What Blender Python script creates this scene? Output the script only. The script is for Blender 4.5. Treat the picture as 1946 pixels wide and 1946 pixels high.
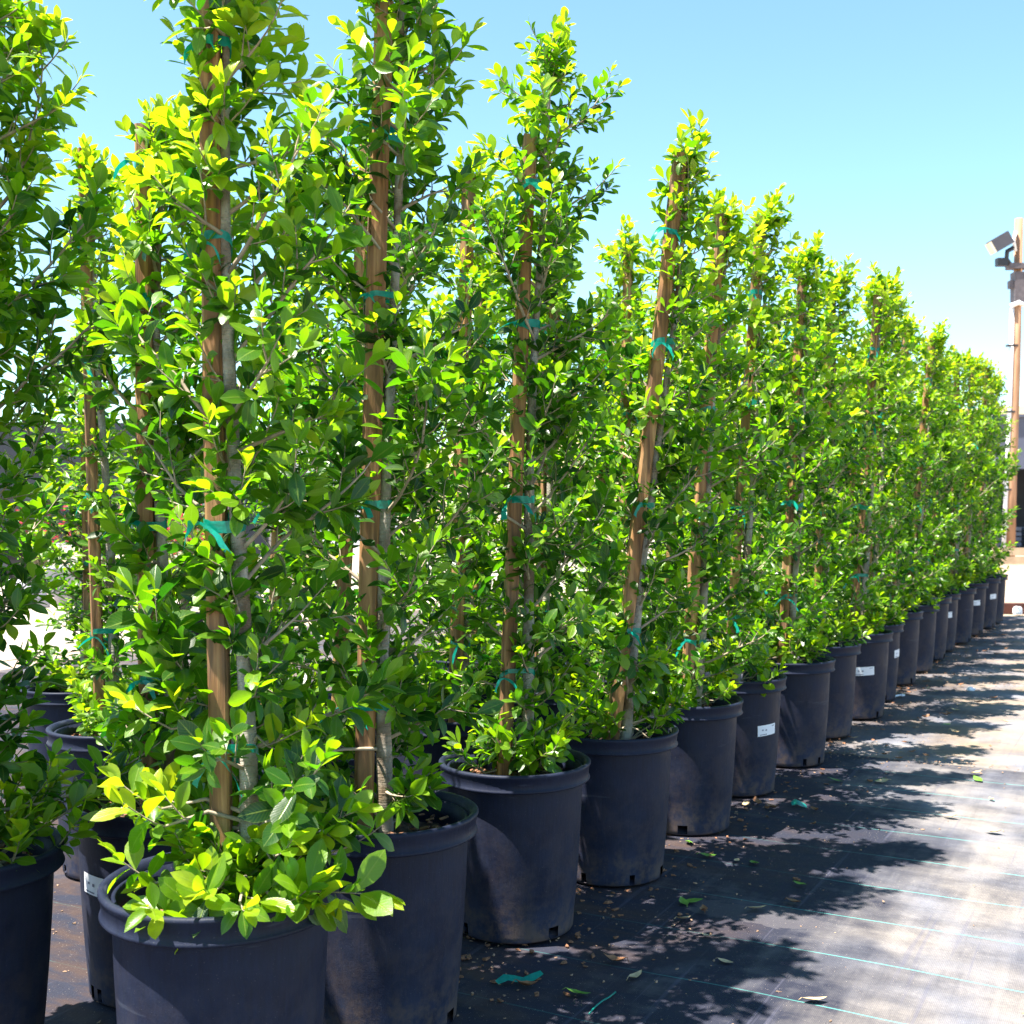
import bpy, bmesh, math, random
import numpy as np
from mathutils import Vector, Matrix, noise
for o in list(bpy.data.objects): bpy.data.objects.remove(o)
S = bpy.context.scene
COL = S.collection
R = math.radians
# ------------------------------------------------------------------ camera, light, sky
cd = bpy.data.cameras.new('camera'); cam = bpy.data.objects.new('camera', cd); COL.objects.link(cam)
cam.location = (0, 0, 1.55); cam.rotation_euler = (R(90-0.45), 0, 0)
cd.sensor_width = 36; cd.lens = 36*2290/1946; cd.clip_end = 3000; cd.clip_start = .05
cd.dof.use_dof = True; cd.dof.focus_distance = 3.7; cd.dof.aperture_fstop = 7.0
S.camera = cam
SUN_EL = 68.5; SD = Vector((-.93, -.37, 0)).normalized()
sd = Vector((SD.x*math.cos(R(SUN_EL)), SD.y*math.cos(R(SUN_EL)), math.sin(R(SUN_EL))))
ld = bpy.data.lights.new('sun', 'SUN'); sun = bpy.data.objects.new('sun', ld); COL.objects.link(sun)
ld.energy = 5.0; ld.angle = R(.5); ld.color = (1, .94, .84)
sun.rotation_euler = sd.to_track_quat('Z', 'Y').to_euler()
W = bpy.data.worlds.new('World'); S.world = W; W.use_nodes = True
nt = W.node_tree; nt.nodes.clear()
sk = nt.nodes.new('ShaderNodeTexSky'); sk.sky_type = 'NISHITA'; sk.sun_disc = False
sk.sun_elevation = R(SUN_EL); sk.sun_rotation = math.atan2(SD.x, SD.y)
sk.air_density = 1.0; sk.dust_density = .05; sk.ozone_density = 1.2; sk.altitude = 0
bg = nt.nodes.new('ShaderNodeBackground'); bg.inputs[1].default_value = .055
wo = nt.nodes.new('ShaderNodeOutputWorld')
tint = nt.nodes.new('ShaderNodeMix'); tint.data_type = 'RGBA'; tint.blend_type = 'MULTIPLY'; tint.inputs[0].default_value = 1
tint.inputs[7].default_value = (1.18, 1.42, 1.42, 1)
nt.links.new(sk.outputs[0], tint.inputs[6]); nt.links.new(tint.outputs[2], bg.inputs[0]); nt.links.new(bg.outputs[0], wo.inputs[0])
S.view_settings.view_transform = 'Standard'; S.view_settings.look = 'None'
S.view_settings.exposure = 2.0; S.view_settings.gamma = 1
S.render.engine = 'CYCLES'
S.cycles.max_bounces = 8; S.cycles.transmission_bounces = 5; S.cycles.transparent_max_bounces = 8
# ------------------------------------------------------------------ materials
def mat(name):
    m = bpy.data.materials.new(name); m.use_nodes = True
    n = m.node_tree; n.nodes.clear()
    out = n.nodes.new('ShaderNodeOutputMaterial')
    b = n.nodes.new('ShaderNodeBsdfPrincipled'); n.links.new(b.outputs[0], out.inputs[0])
    return m, n, b, out
def node(n, t, **k):
    x = n.nodes.new(t)
    for a, v in k.items(): setattr(x, a, v)
    return x
def ramp(n, src, stops):
    r = n.nodes.new('ShaderNodeValToRGB'); e = r.color_ramp.elements
    while len(e) < len(stops): e.new(.5)
    for i, (p, c) in enumerate(stops):
        e[i].position = p; e[i].color = (*c, 1) if len(c) == 3 else c
    n.links.new(src, r.inputs[0]); return r.outputs[0]
def g(v): return (v, v, v)
def noise_n(n, scale, detail=4, vec=None, rough=.55, dist=0):
    x = n.nodes.new('ShaderNodeTexNoise'); x.inputs['Scale'].default_value = scale
    x.inputs['Detail'].default_value = detail; x.inputs['Roughness'].default_value = rough
    x.inputs['Distortion'].default_value = dist
    if vec is not None: n.links.new(vec, x.inputs['Vector'])
    return x.outputs[0]
def coord(n, kind='Object', scale=None, rot=None, loc=None):
    t = n.nodes.new('ShaderNodeTexCoord'); o = t.outputs[kind]
    if scale or rot or loc:
        m = n.nodes.new('ShaderNodeMapping')
        if scale: m.inputs['Scale'].default_value = scale
        if rot: m.inputs['Rotation'].default_value = rot
        if loc: m.inputs['Location'].default_value = loc
        n.links.new(o, m.inputs[0]); o = m.outputs[0]
    return o
def mix(n, f, a, b, mode='MIX'):
    x = n.nodes.new('ShaderNodeMix'); x.data_type = 'RGBA'; x.blend_type = mode
    for s, v in ((0, f), (6, a), (7, b)):
        if isinstance(v, bpy.types.NodeSocket): n.links.new(v, x.inputs[s])
        elif s == 0: x.inputs[0].default_value = v
        else: x.inputs[s].default_value = (*v, 1)
    return x.outputs[2]
def math_n(n, op, a, b=None, c=None):
    x = n.nodes.new('ShaderNodeMath'); x.operation = op
    for i, v in enumerate((a, b, c)):
        if v is None: continue
        if isinstance(v, bpy.types.NodeSocket): n.links.new(v, x.inputs[i])
        else: x.inputs[i].default_value = v
    return x.outputs[0]
def bump(n, b, h, strength=.3, dist=.01):
    x = n.nodes.new('ShaderNodeBump'); x.inputs['Strength'].default_value = strength
    x.inputs['Distance'].default_value = dist
    n.links.new(h, x.inputs['Height']); n.links.new(x.outputs[0], b.inputs['Normal'])
def simple(name, c, rough=.6, var=.25, scale=8, metal=0, bmp=.1):
    m, n, b, o = mat(name)
    co = coord(n); nn = noise_n(n, scale, 5, co)
    c1 = tuple(max(0, x*(1-var)) for x in c); c2 = tuple(min(1, x*(1+var)) for x in c)
    n.links.new(ramp(n, nn, [(.3, c1), (.7, c2)]), b.inputs['Base Color'])
    b.inputs['Roughness'].default_value = rough; b.inputs['Metallic'].default_value = metal
    if bmp: bump(n, b, nn, bmp, .01)
    return m
M = {}
def leaf_material(name, sh=1.0):
    m, n, b, out = mat(name)
    at = node(n, 'ShaderNodeAttribute', attribute_name='tone')
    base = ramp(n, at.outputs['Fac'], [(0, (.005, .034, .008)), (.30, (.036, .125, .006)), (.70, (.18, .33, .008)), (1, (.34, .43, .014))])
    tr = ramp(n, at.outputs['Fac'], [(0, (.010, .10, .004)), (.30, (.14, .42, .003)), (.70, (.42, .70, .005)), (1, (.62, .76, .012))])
    uv = node(n, 'ShaderNodeUVMap'); uv.uv_map = 'UVMap'
    sx = node(n, 'ShaderNodeSeparateXYZ'); n.links.new(uv.outputs[0], sx.inputs[0])
    d = math_n(n, 'ABSOLUTE', math_n(n, 'SUBTRACT', sx.outputs[0], .5))
    rib = ramp(n, d, [(.015, g(1)), (.05, g(0))])
    edge = ramp(n, d, [(.46, g(0)), (.5, g(1))])
    # side veins
    v = math_n(n, 'SINE', math_n(n, 'MULTIPLY', math_n(n, 'SUBTRACT', sx.outputs[1], math_n(n, 'MULTIPLY', d, .5)), 70.0))
    vein = math_n(n, 'MULTIPLY', math_n(n, 'MAXIMUM', v, 0.0), .12)
    f = math_n(n, 'MINIMUM', math_n(n, 'ADD', math_n(n, 'ADD', math_n(n, 'MULTIPLY', rib, .55), math_n(n, 'MULTIPLY', edge, .35)), vein), 1.0)
    bl = noise_n(n, 45, 3, coord(n))
    base = mix(n, ramp(n, bl, [(.35, g(.35)), (.6, g(0))]), base, (.02, .07, .012))
    sp = noise_n(n, 110, 2, coord(n)); base = mix(n, ramp(n, sp, [(.73, g(0)), (.76, g(.8))]), base, (.20, .12, .03))
    c = mix(n, f, base, (.28, .38, .06))
    bump(n, b, math_n(n, 'SUBTRACT', bl, math_n(n, 'ADD', rib, vein)), .25, .003)
    n.links.new(c, b.inputs['Base Color'])
    b.inputs['Roughness'].default_value = .33
    b.inputs['Specular IOR Level'].default_value = .6
    t = n.nodes.new('ShaderNodeBsdfTranslucent'); n.links.new(tr, t.inputs[0])
    mx = n.nodes.new('ShaderNodeMixShader'); mx.inputs[0].default_value = .52
    n.links.new(b.outputs[0], mx.inputs[1]); n.links.new(t.outputs[0], mx.inputs[2])
    n.links.new(mx.outputs[0], out.inputs[0])
    return m
M['leaf'] = leaf_material('leaf_green')
# bark
m, n, b, o = mat('pale_bark'); co = coord(n, scale=(1, 1, .35)); nn = noise_n(n, 40, 6, co); n2 = noise_n(n, 7, 3, coord(n))
n.links.new(mix(n, ramp(n, n2, [(.45, g(0)), (.62, g(1))]), ramp(n, nn, [(.3, (.22, .19, .15)), (.7, (.48, .44, .38))]), (.16, .11, .065)), b.inputs['Base Color'])
ring = noise_n(n, 16, 4, coord(n, scale=(.6, .6, 6)), .7)
bump(n, b, math_n(n, 'ADD', nn, math_n(n, 'MULTIPLY', ring, 1.3)), .9, .012); b.inputs['Roughness'].default_value = .85; M['bark'] = m
M['twig'] = simple('twig_bark', (.30, .24, .17), .8, .4, 30)
# stake wood
m, n, b, o = mat('stake_wood'); co = coord(n, scale=(1, 1, .06)); nn = noise_n(n, 45, 6, co, dist=.6)
k = noise_n(n, 3, 3, coord(n))
c1 = ramp(n, nn, [(.28, (.05, .021, .008)), (.5, (.24, .11, .036)), (.74, (.50, .28, .115))])
n.links.new(mix(n, ramp(n, k, [(.45, g(0)), (.8, g(.4))]), c1, (.20, .17, .13)), b.inputs['Base Color'])
b.inputs['Roughness'].default_value = .75; bump(n, b, nn, .8, .006); M['stake'] = m
# tie tape
m, n, b, o = mat('green_tape'); nn = noise_n(n, 60, 3, coord(n))
n.links.new(ramp(n, nn, [(.3, (0, .20, .15)), (.7, (.01, .36, .28))]), b.inputs['Base Color'])
b.inputs['Roughness'].default_value = .3
t = n.nodes.new('ShaderNodeBsdfTranslucent'); t.inputs[0].default_value = (0, .5, .38, 1)
mx = n.nodes.new('ShaderNodeMixShader'); mx.inputs[0].default_value = .3
n.links.new(b.outputs[0], mx.inputs[1]); n.links.new(t.outputs[0], mx.inputs[2]); n.links.new(mx.outputs[0], o.inputs[0])
bump(n, b, nn, .5, .004); M['tie'] = m
# pot plastic
m, n, b, o = mat('pot_plastic')
co = coord(n); a1 = noise_n(n, 9, 6, co, .65); a2 = noise_n(n, 120, 3, coord(n, scale=(1, 1, .12))); a3 = noise_n(n, 260, 2, co)
sx = node(n, 'ShaderNodeSeparateXYZ'); n.links.new(co, sx.inputs[0])
low = ramp(n, sx.outputs[2], [(0, g(1)), (.16, g(.25)), (.5, g(0))])
dust = math_n(n, 'MULTIPLY', ramp(n, a1, [(.30, g(.22)), (.80, g(.62))]), math_n(n, 'ADD', .35, math_n(n, 'MULTIPLY', low, .8)))
base = ramp(n, a2, [(.3, (.0022, .0035, .012)), (.7, (.004, .0065, .022))])
c = mix(n, math_n(n, 'MULTIPLY', math_n(n, 'MINIMUM', dust, 1.0), .8), base, (.082, .100, .168))
mud = math_n(n, 'MULTIPLY', low, ramp(n, noise_n(n, 14, 5, co, .7), [(.42, g(0)), (.6, g(.8))]))
c = mix(n, mud, c, (.12, .085, .065))
scf = noise_n(n, 5, 4, coord(n, rot=(0, R(20), 0), scale=(.5, .5, 5)), .6)
c = mix(n, ramp(n, scf, [(.66, g(0)), (.70, g(.22))]), c, (.10, .11, .14))
c = mix(n, ramp(n, a3, [(.70, g(0)), (.76, g(.7))]), c, (.11, .105, .11))
n.links.new(c, b.inputs['Base Color']); b.inputs['Specular IOR Level'].default_value = .18
n.links.new(ramp(n, a1, [(.3, g(.42)), (.7, g(.7))]), b.inputs['Roughness'])
hh = math_n(n, 'ADD', math_n(n, 'ADD', a2, math_n(n, 'MULTIPLY', a3, .6)), math_n(n, 'MULTIPLY', noise_n(n, 26, 3, co), 1.5))
bump(n, b, hh, .30, .002); M['pot'] = m
# soil
m, n, b, o = mat('potting_soil'); co = coord(n); nn = noise_n(n, 55, 6, co, .7)
n.links.new(ramp(n, nn, [(.3, (.02, .012, .008)), (.55, (.10, .055, .035)), (.75, (.30, .19, .12))]), b.inputs['Base Color'])
b.inputs['Roughness'].default_value = .95; bump(n, b, nn, 1, .03); M['soil'] = m
M['bark_chip'] = simple('bark_chip', (.22, .10, .05), .9, .5, 40)
M['dry_leaf'] = simple('dry_leaf', (.27, .12, .05), .7, .5, 30)
M['tan_leaf'] = simple('tan_leaf', (.50, .36, .20), .7, .3, 30)
M['crumb'] = simple('crumb', (.30, .19, .12), .9, .6, 3)
M['fresh_leaf'] = simple('fallen_green_leaf', (.12, .26, .03), .4, .4, 25)
M['white_label'] = simple('label_paper', (.80, .80, .84), .55, .04, 8, 0, 0)
M['label_ink'] = simple('label_ink', (.18, .19, .25), .6, .2, 8, 0, 0)
# ground fabric
RD = Vector((.471, .882, 0)); RD.normalize(); VD = Vector((RD.y, -RD.x, 0))
def fabric(name, dirt, stripes, seed, dirtcol=(.32, .285, .255)):
    m, n, b, o = mat(name)
    gco = coord(n, 'Object')
    sx = node(n, 'ShaderNodeSeparateXYZ'); n.links.new(gco, sx.inputs[0])   # object x = across (v), y = along the row (u)
    V, U = sx.outputs[0], sx.outputs[1]
    U = math_n(n, 'ADD', U, math_n(n, 'MULTIPLY', math_n(n, 'SUBTRACT', noise_n(n, 1.1, 2, gco), .5), .03))
    big = noise_n(n, .9, 6, coord(n, loc=(seed, seed, 0)), .6, .5)
    med = noise_n(n, 5, 8, coord(n, loc=(seed*2, 0, 0), scale=(.7, 1.6, 1)), .65, .3)
    fine = noise_n(n, 90, 4, gco, .7)
    drag = noise_n(n, 3.2, 5, coord(n, rot=(0, 0, R(25)), scale=(2.6, .22, 1)), .6, .2)
    spk = noise_n(n, 210, 2, gco)
    f = math_n(n, 'ADD', math_n(n, 'MULTIPLY', big, .9), math_n(n, 'ADD', math_n(n, 'MULTIPLY', med, .55), math_n(n, 'MULTIPLY', drag, .5)))
    f = math_n(n, 'ADD', f, dirt)
    # dusty trodden lane; damp strip by the pots, painted darker to deepen its shade
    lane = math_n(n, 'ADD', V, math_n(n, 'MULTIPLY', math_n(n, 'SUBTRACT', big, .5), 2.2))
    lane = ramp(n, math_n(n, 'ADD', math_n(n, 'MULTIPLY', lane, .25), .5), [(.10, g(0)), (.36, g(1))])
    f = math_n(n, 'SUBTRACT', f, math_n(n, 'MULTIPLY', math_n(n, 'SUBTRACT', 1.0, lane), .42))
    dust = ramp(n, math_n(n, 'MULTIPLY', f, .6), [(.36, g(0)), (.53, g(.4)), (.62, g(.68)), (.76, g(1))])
    cl = noise_n(n, 2.3, 4, coord(n, loc=(0, seed, 0)))
    base = (.022, .024, .038)
    weave = node(n, 'ShaderNodeTexWave', wave_type='BANDS', bands_direction='X'); weave.inputs['Scale'].default_value = 60
    n.links.new(gco, weave.inputs[0])
    bc = mix(n, math_n(n, 'MULTIPLY', weave.outputs[0], .35), base, (.040, .042, .062))
    dcol = mix(n, ramp(n, cl, [(.36, g(0)), (.62, g(1))]), (.205, .208, .238), dirtcol)
    dcol = mix(n, ramp(n, fine, [(.3, g(0)), (.7, g(.35))]), dcol, (.12, .11, .115))
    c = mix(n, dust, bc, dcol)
    # scuffs and tyre-like scratches
    sc = noise_n(n, 6, 3, coord(n, rot=(0, 0, R(-38)), scale=(4.5, .12, 1), loc=(seed, 0, 0)), .5, .1)
    c = mix(n, ramp(n, sc, [(.63, g(0)), (.68, g(.35))]), c, (.10, .10, .14))
    # stripes woven in every .4244 m
    if stripes:
        ph = math_n(n, 'FRACT', math_n(n, 'DIVIDE', math_n(n, 'SUBTRACT', U, 4.10-.4244/2-.4244*40), .4244))
        d = math_n(n, 'ABSOLUTE', math_n(n, 'SUBTRACT', ph, .5))
        st = ramp(n, d, [(.0045, g(1)), (.008, g(0))])
        st = math_n(n, 'MULTIPLY', st, math_n(n, 'ADD', math_n(n, 'MULTIPLY', lane, .85), .12))  # stripes fade in that strip too, under dirt and painted shade
        st = math_n(n, 'MULTIPLY', st, math_n(n, 'SUBTRACT', 1.0, math_n(n, 'MULTIPLY', dust, .35)))
        st = math_n(n, 'MULTIPLY', st, stripes)
        c = mix(n, st, c, (.12, .55, .48))
    # damp stain
    for (px, py, ra, rb) in ((.93, 4.47, .24, .11),):
        pv = px*VD.x+py*VD.y; pu = px*RD.x+py*RD.y
        dx = math_n(n, 'DIVIDE', math_n(n, 'SUBTRACT', V, pv), ra); dy = math_n(n, 'DIVIDE', math_n(n, 'SUBTRACT', U, pu), rb)
        rr = math_n(n, 'ADD', math_n(n, 'MULTIPLY', dx, dx), math_n(n, 'MULTIPLY', dy, dy))
        rr = math_n(n, 'ADD', rr, math_n(n, 'MULTIPLY', math_n(n, 'SUBTRACT', med, .5), 5.0))
        c = mix(n, ramp(n, rr, [(.9, g(.75)), (1.1, g(0))]), c, (.08, .075, .085))
    # brown dirt spilled under the pots, along the row
    edge = math_n(n, 'ADD', V, math_n(n, 'MULTIPLY', math_n(n, 'SUBTRACT', big, .5), 1.6))
    dr = ramp(n, math_n(n, 'ADD', math_n(n, 'MULTIPLY', edge, .5), 1.0), [(.02, g(.8)), (.30, g(0))])
    dr = math_n(n, 'MULTIPLY', dr, ramp(n, med, [(.42, g(0)), (.60, g(1))]))
    c = mix(n, dr, c, (.062, .040, .033))
    c = mix(n, ramp(n, spk, [(.70, g(0)), (.75, g(.8))]), c, (.55, .47, .38))
    n.links.new(c, b.inputs['Base Color'])
    b.inputs['Roughness'].default_value = .72; b.inputs['Specular IOR Level'].default_value = .12
    w2 = node(n, 'ShaderNodeTexWave', wave_type='BANDS', bands_direction='Y'); w2.inputs['Scale'].default_value = 45; n.links.new(gco, w2.inputs[0])
    h = math_n(n, 'ADD', math_n(n, 'ADD', math_n(n, 'MULTIPLY', med, 1.2), math_n(n, 'MULTIPLY', drag, 1.2)), math_n(n, 'MULTIPLY', math_n(n, 'ADD', fine, math_n(n, 'ADD', weave.outputs[0], w2.outputs[0])), .10))
    bump(n, b, h, .45, .03)
    return m
def sand(name, c1, c2):
    m, n, b, o = mat(name); co = coord(n)
    a = noise_n(n, .35, 6, co, .6); f = noise_n(n, 14, 6, co, .7)
    c = mix(n, ramp(n, a, [(.35, g(0)), (.65, g(1))]), c1, c2)
    c = mix(n, ramp(n, f, [(.45, g(0)), (.7, g(.5))]), c, tuple(x*.6 for x in c1))
    n.links.new(c, b.inputs['Base Color']); b.inputs['Roughness'].default_value = .95
    bump(n, b, f, .3, .03); return m
M['sand'] = sand('sandy_ground', (.30, .225, .15), (.36, .28, .205))
M['path'] = sand('pale_concrete', (.34, .285, .22), (.40, .345, .28))
M['hill'] = sand('dry_grass_hill', (.34, .245, .14), (.27, .22, .12))
# ------------------------------------------------------------------ mesh helpers
class MB:
    def __init__(s): s.v = []; s.f = []; s.s = []
    def add(s, vs, fs, smooth=False):
        k = len(s.v); s.v += [tuple(v) for v in vs]; s.f += [tuple(i+k for i in f) for f in fs]; s.s += [smooth]*len(fs)
    def box(s, c, d, rz=0, rx=0, ry=0, taper=1):
        Mx = Matrix.Rotation(rz, 3, 'Z') @ Matrix.Rotation(ry, 3, 'Y') @ Matrix.Rotation(rx, 3, 'X'); c = Vector(c); vs = []
        for z in (-.5, .5):
            k = taper if z > 0 else 1
            for x, y in ((-.5, -.5), (.5, -.5), (.5, .5), (-.5, .5)):
                vs.append(c + Mx @ Vector((x*d[0]*k, y*d[1]*k, z*d[2])))
        s.add(vs, [(3, 2, 1, 0), (4, 5, 6, 7), (0, 1, 5, 4), (1, 2, 6, 5), (2, 3, 7, 6), (3, 0, 4, 7)])
    def tube(s, pts, rad, n=8, cap=True, smooth=True):
        pts = [Vector(p) for p in pts]; vs = []; fs = []
        if not hasattr(rad, '__len__'): rad = [rad]*len(pts)
        t0 = (pts[1]-pts[0]).normalized(); a = t0.orthogonal().normalized()
        for i, p in enumerate(pts):
            t = (pts[min(i+1, len(pts)-1)]-pts[max(i-1, 0)]).normalized()
            a = (a - t*a.dot(t)).normalized(); bb = t.cross(a)
            for k in range(n):
                th = 2*math.pi*k/n; vs.append(p + (a*math.cos(th)+bb*math.sin(th))*rad[i])
        for i in range(len(pts)-1):
            for k in range(n):
                k2 = (k+1) % n; fs.append((i*n+k, i*n+k2, (i+1)*n+k2, (i+1)*n+k))
        if cap: fs += [tuple(range(n-1, -1, -1)), tuple(range((len(pts)-1)*n, len(pts)*n))]
        s.add(vs, fs, smooth)
    def lathe(s, prof, n=48, skip=None, c=(0, 0, 0), wob=0, seed=0):
        vs = []; fs = []
        for j, (r, z) in enumerate(prof):
            for k in range(n):
                th = 2*math.pi*k/n; q = r*(1+wob*math.sin(2*th+seed)+wob*.5*math.sin(3*th+seed*2))
                vs.append((c[0]+q*math.cos(th), c[1]+q*math.sin(th), c[2]+z))
        for j in range(len(prof)-1):
            for k in range(n):
                if skip and skip(j, k): continue
                k2 = (k+1) % n; fs.append((j*n+k, j*n+k2, (j+1)*n+k2, (j+1)*n+k))
        s.add(vs, fs, True)
    def mesh(s, name, m):
        me = bpy.data.meshes.new(name); me.from_pydata(s.v, [], s.f); me.materials.append(m)
        me.polygons.foreach_set('use_smooth', s.s); me.update(); return me
    def build(s, name, m, parent=None): return obj(name, s.mesh(name, m), parent)
def obj(name, me, parent=None):
    o = bpy.data.objects.new(name, me); COL.objects.link(o)
    if parent: o.parent = parent
    return o
def tag(o, label=None, cat=None, group=None, kind=None):
    if label: o['label'] = label
    if cat: o['category'] = cat
    if group: o['group'] = group
    if kind: o['kind'] = kind
    return o
def thing(name, loc, label, cat, group=None, rz=0):
    o = bpy.data.objects.new(name, None); o.empty_display_size = .1; COL.objects.link(o); o.location = loc; o.rotation_euler = (0, 0, rz)
    return tag(o, label, cat, group)
# ------------------------------------------------------------------ leaves (numpy)
TL = np.array([0, .13, .32, .53, .73, .89, 1.0]); TW = np.array([0, .44, .83, 1.0, .90, .50, 0])
def leaves_mesh(name, P, D, N, L, Wd, curl, fold, tone, m):
    P, D, N = map(np.asarray, (P, D, N)); L, Wd, curl, fold, tone = map(np.asarray, (L, Wd, curl, fold, tone))
    D = D/np.linalg.norm(D, axis=1, keepdims=True)
    N = N-D*(N*D).sum(1, keepdims=True); N /= np.linalg.norm(N, axis=1, keepdims=True)+1e-9
    K = len(TL); NV = K+2*(K-2)
    B = np.cross(D, N); n = len(P); vs = np.zeros((n, NV, 3)); uv = np.zeros((NV, 2))
    def mid(t): return P + D*(L*(t+.10))[:, None] - N*(curl*L*t*t)[:, None]
    for i, t in enumerate(TL): vs[:, i] = mid(t); uv[i] = (.5, t)
    for k, i in enumerate(range(1, K-1)):
        for q, sg in enumerate((-1, 1)):
            j = K+k*2+q
            vs[:, j] = mid(TL[i]-.015)+B*(sg*Wd*.5*TW[i])[:, None]+N*(fold*Wd*.5*TW[i])[:, None]
            uv[j] = (.5+sg*.5, TL[i])
    vs[:, 0] = P   # petiole root
    q4 = []
    for k in range(K-3):
        i = k+1; q4 += [(i, K+2*k, K+2*k+2, i+1), (i, i+1, K+2*k+3, K+2*k+1)]
    e = K+2*(K-3); t3 = [(0, K, 1), (0, 1, K+1), (K-2, e, K-1), (K-2, K-1, e+1)]
    off = (np.arange(n)*NV)[:, None]
    loops = np.concatenate([np.array(q)[None]+off for q in q4+t3], 1); nl = loops.shape[1]; nf = len(q4)+4
    tot = np.tile(np.array([4]*len(q4)+[3]*4), n); st = np.concatenate([[0], np.cumsum(tot)[:-1]])
    me = bpy.data.meshes.new(name); me.vertices.add(n*NV); me.loops.add(n*nl); me.polygons.add(n*nf)
    me.vertices.foreach_set('co', vs.reshape(-1)); lf = loops.reshape(-1).astype(np.int32)
    me.loops.foreach_set('vertex_index', lf)
    me.polygons.foreach_set('loop_start', st.astype(np.int32)); me.polygons.foreach_set('loop_total', tot.astype(np.int32))
    me.polygons.foreach_set('use_smooth', np.ones(n*nf, bool))
    me.update(calc_edges=True)
    ul = me.uv_layers.new(name='UVMap'); ul.data.foreach_set('uv', uv[lf % NV].reshape(-1))
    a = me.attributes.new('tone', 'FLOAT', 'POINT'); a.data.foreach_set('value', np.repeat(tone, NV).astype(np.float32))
    me.materials.append(m); me.validate(); return me
def ip(tab, x):
    for (a, va), (b_, vb) in zip(tab, tab[1:]):
        if x <= b_: return va+(vb-va)*max(0, (x-a))/(b_-a)
    return tab[-1][1]
PROF = [(.0, .25), (.10, .30), (.35, .32), (.60, .285), (.74, .18), (.90, .10), (1.0, .04)]
POT_H = .59; SOIL_Z = .50
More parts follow.
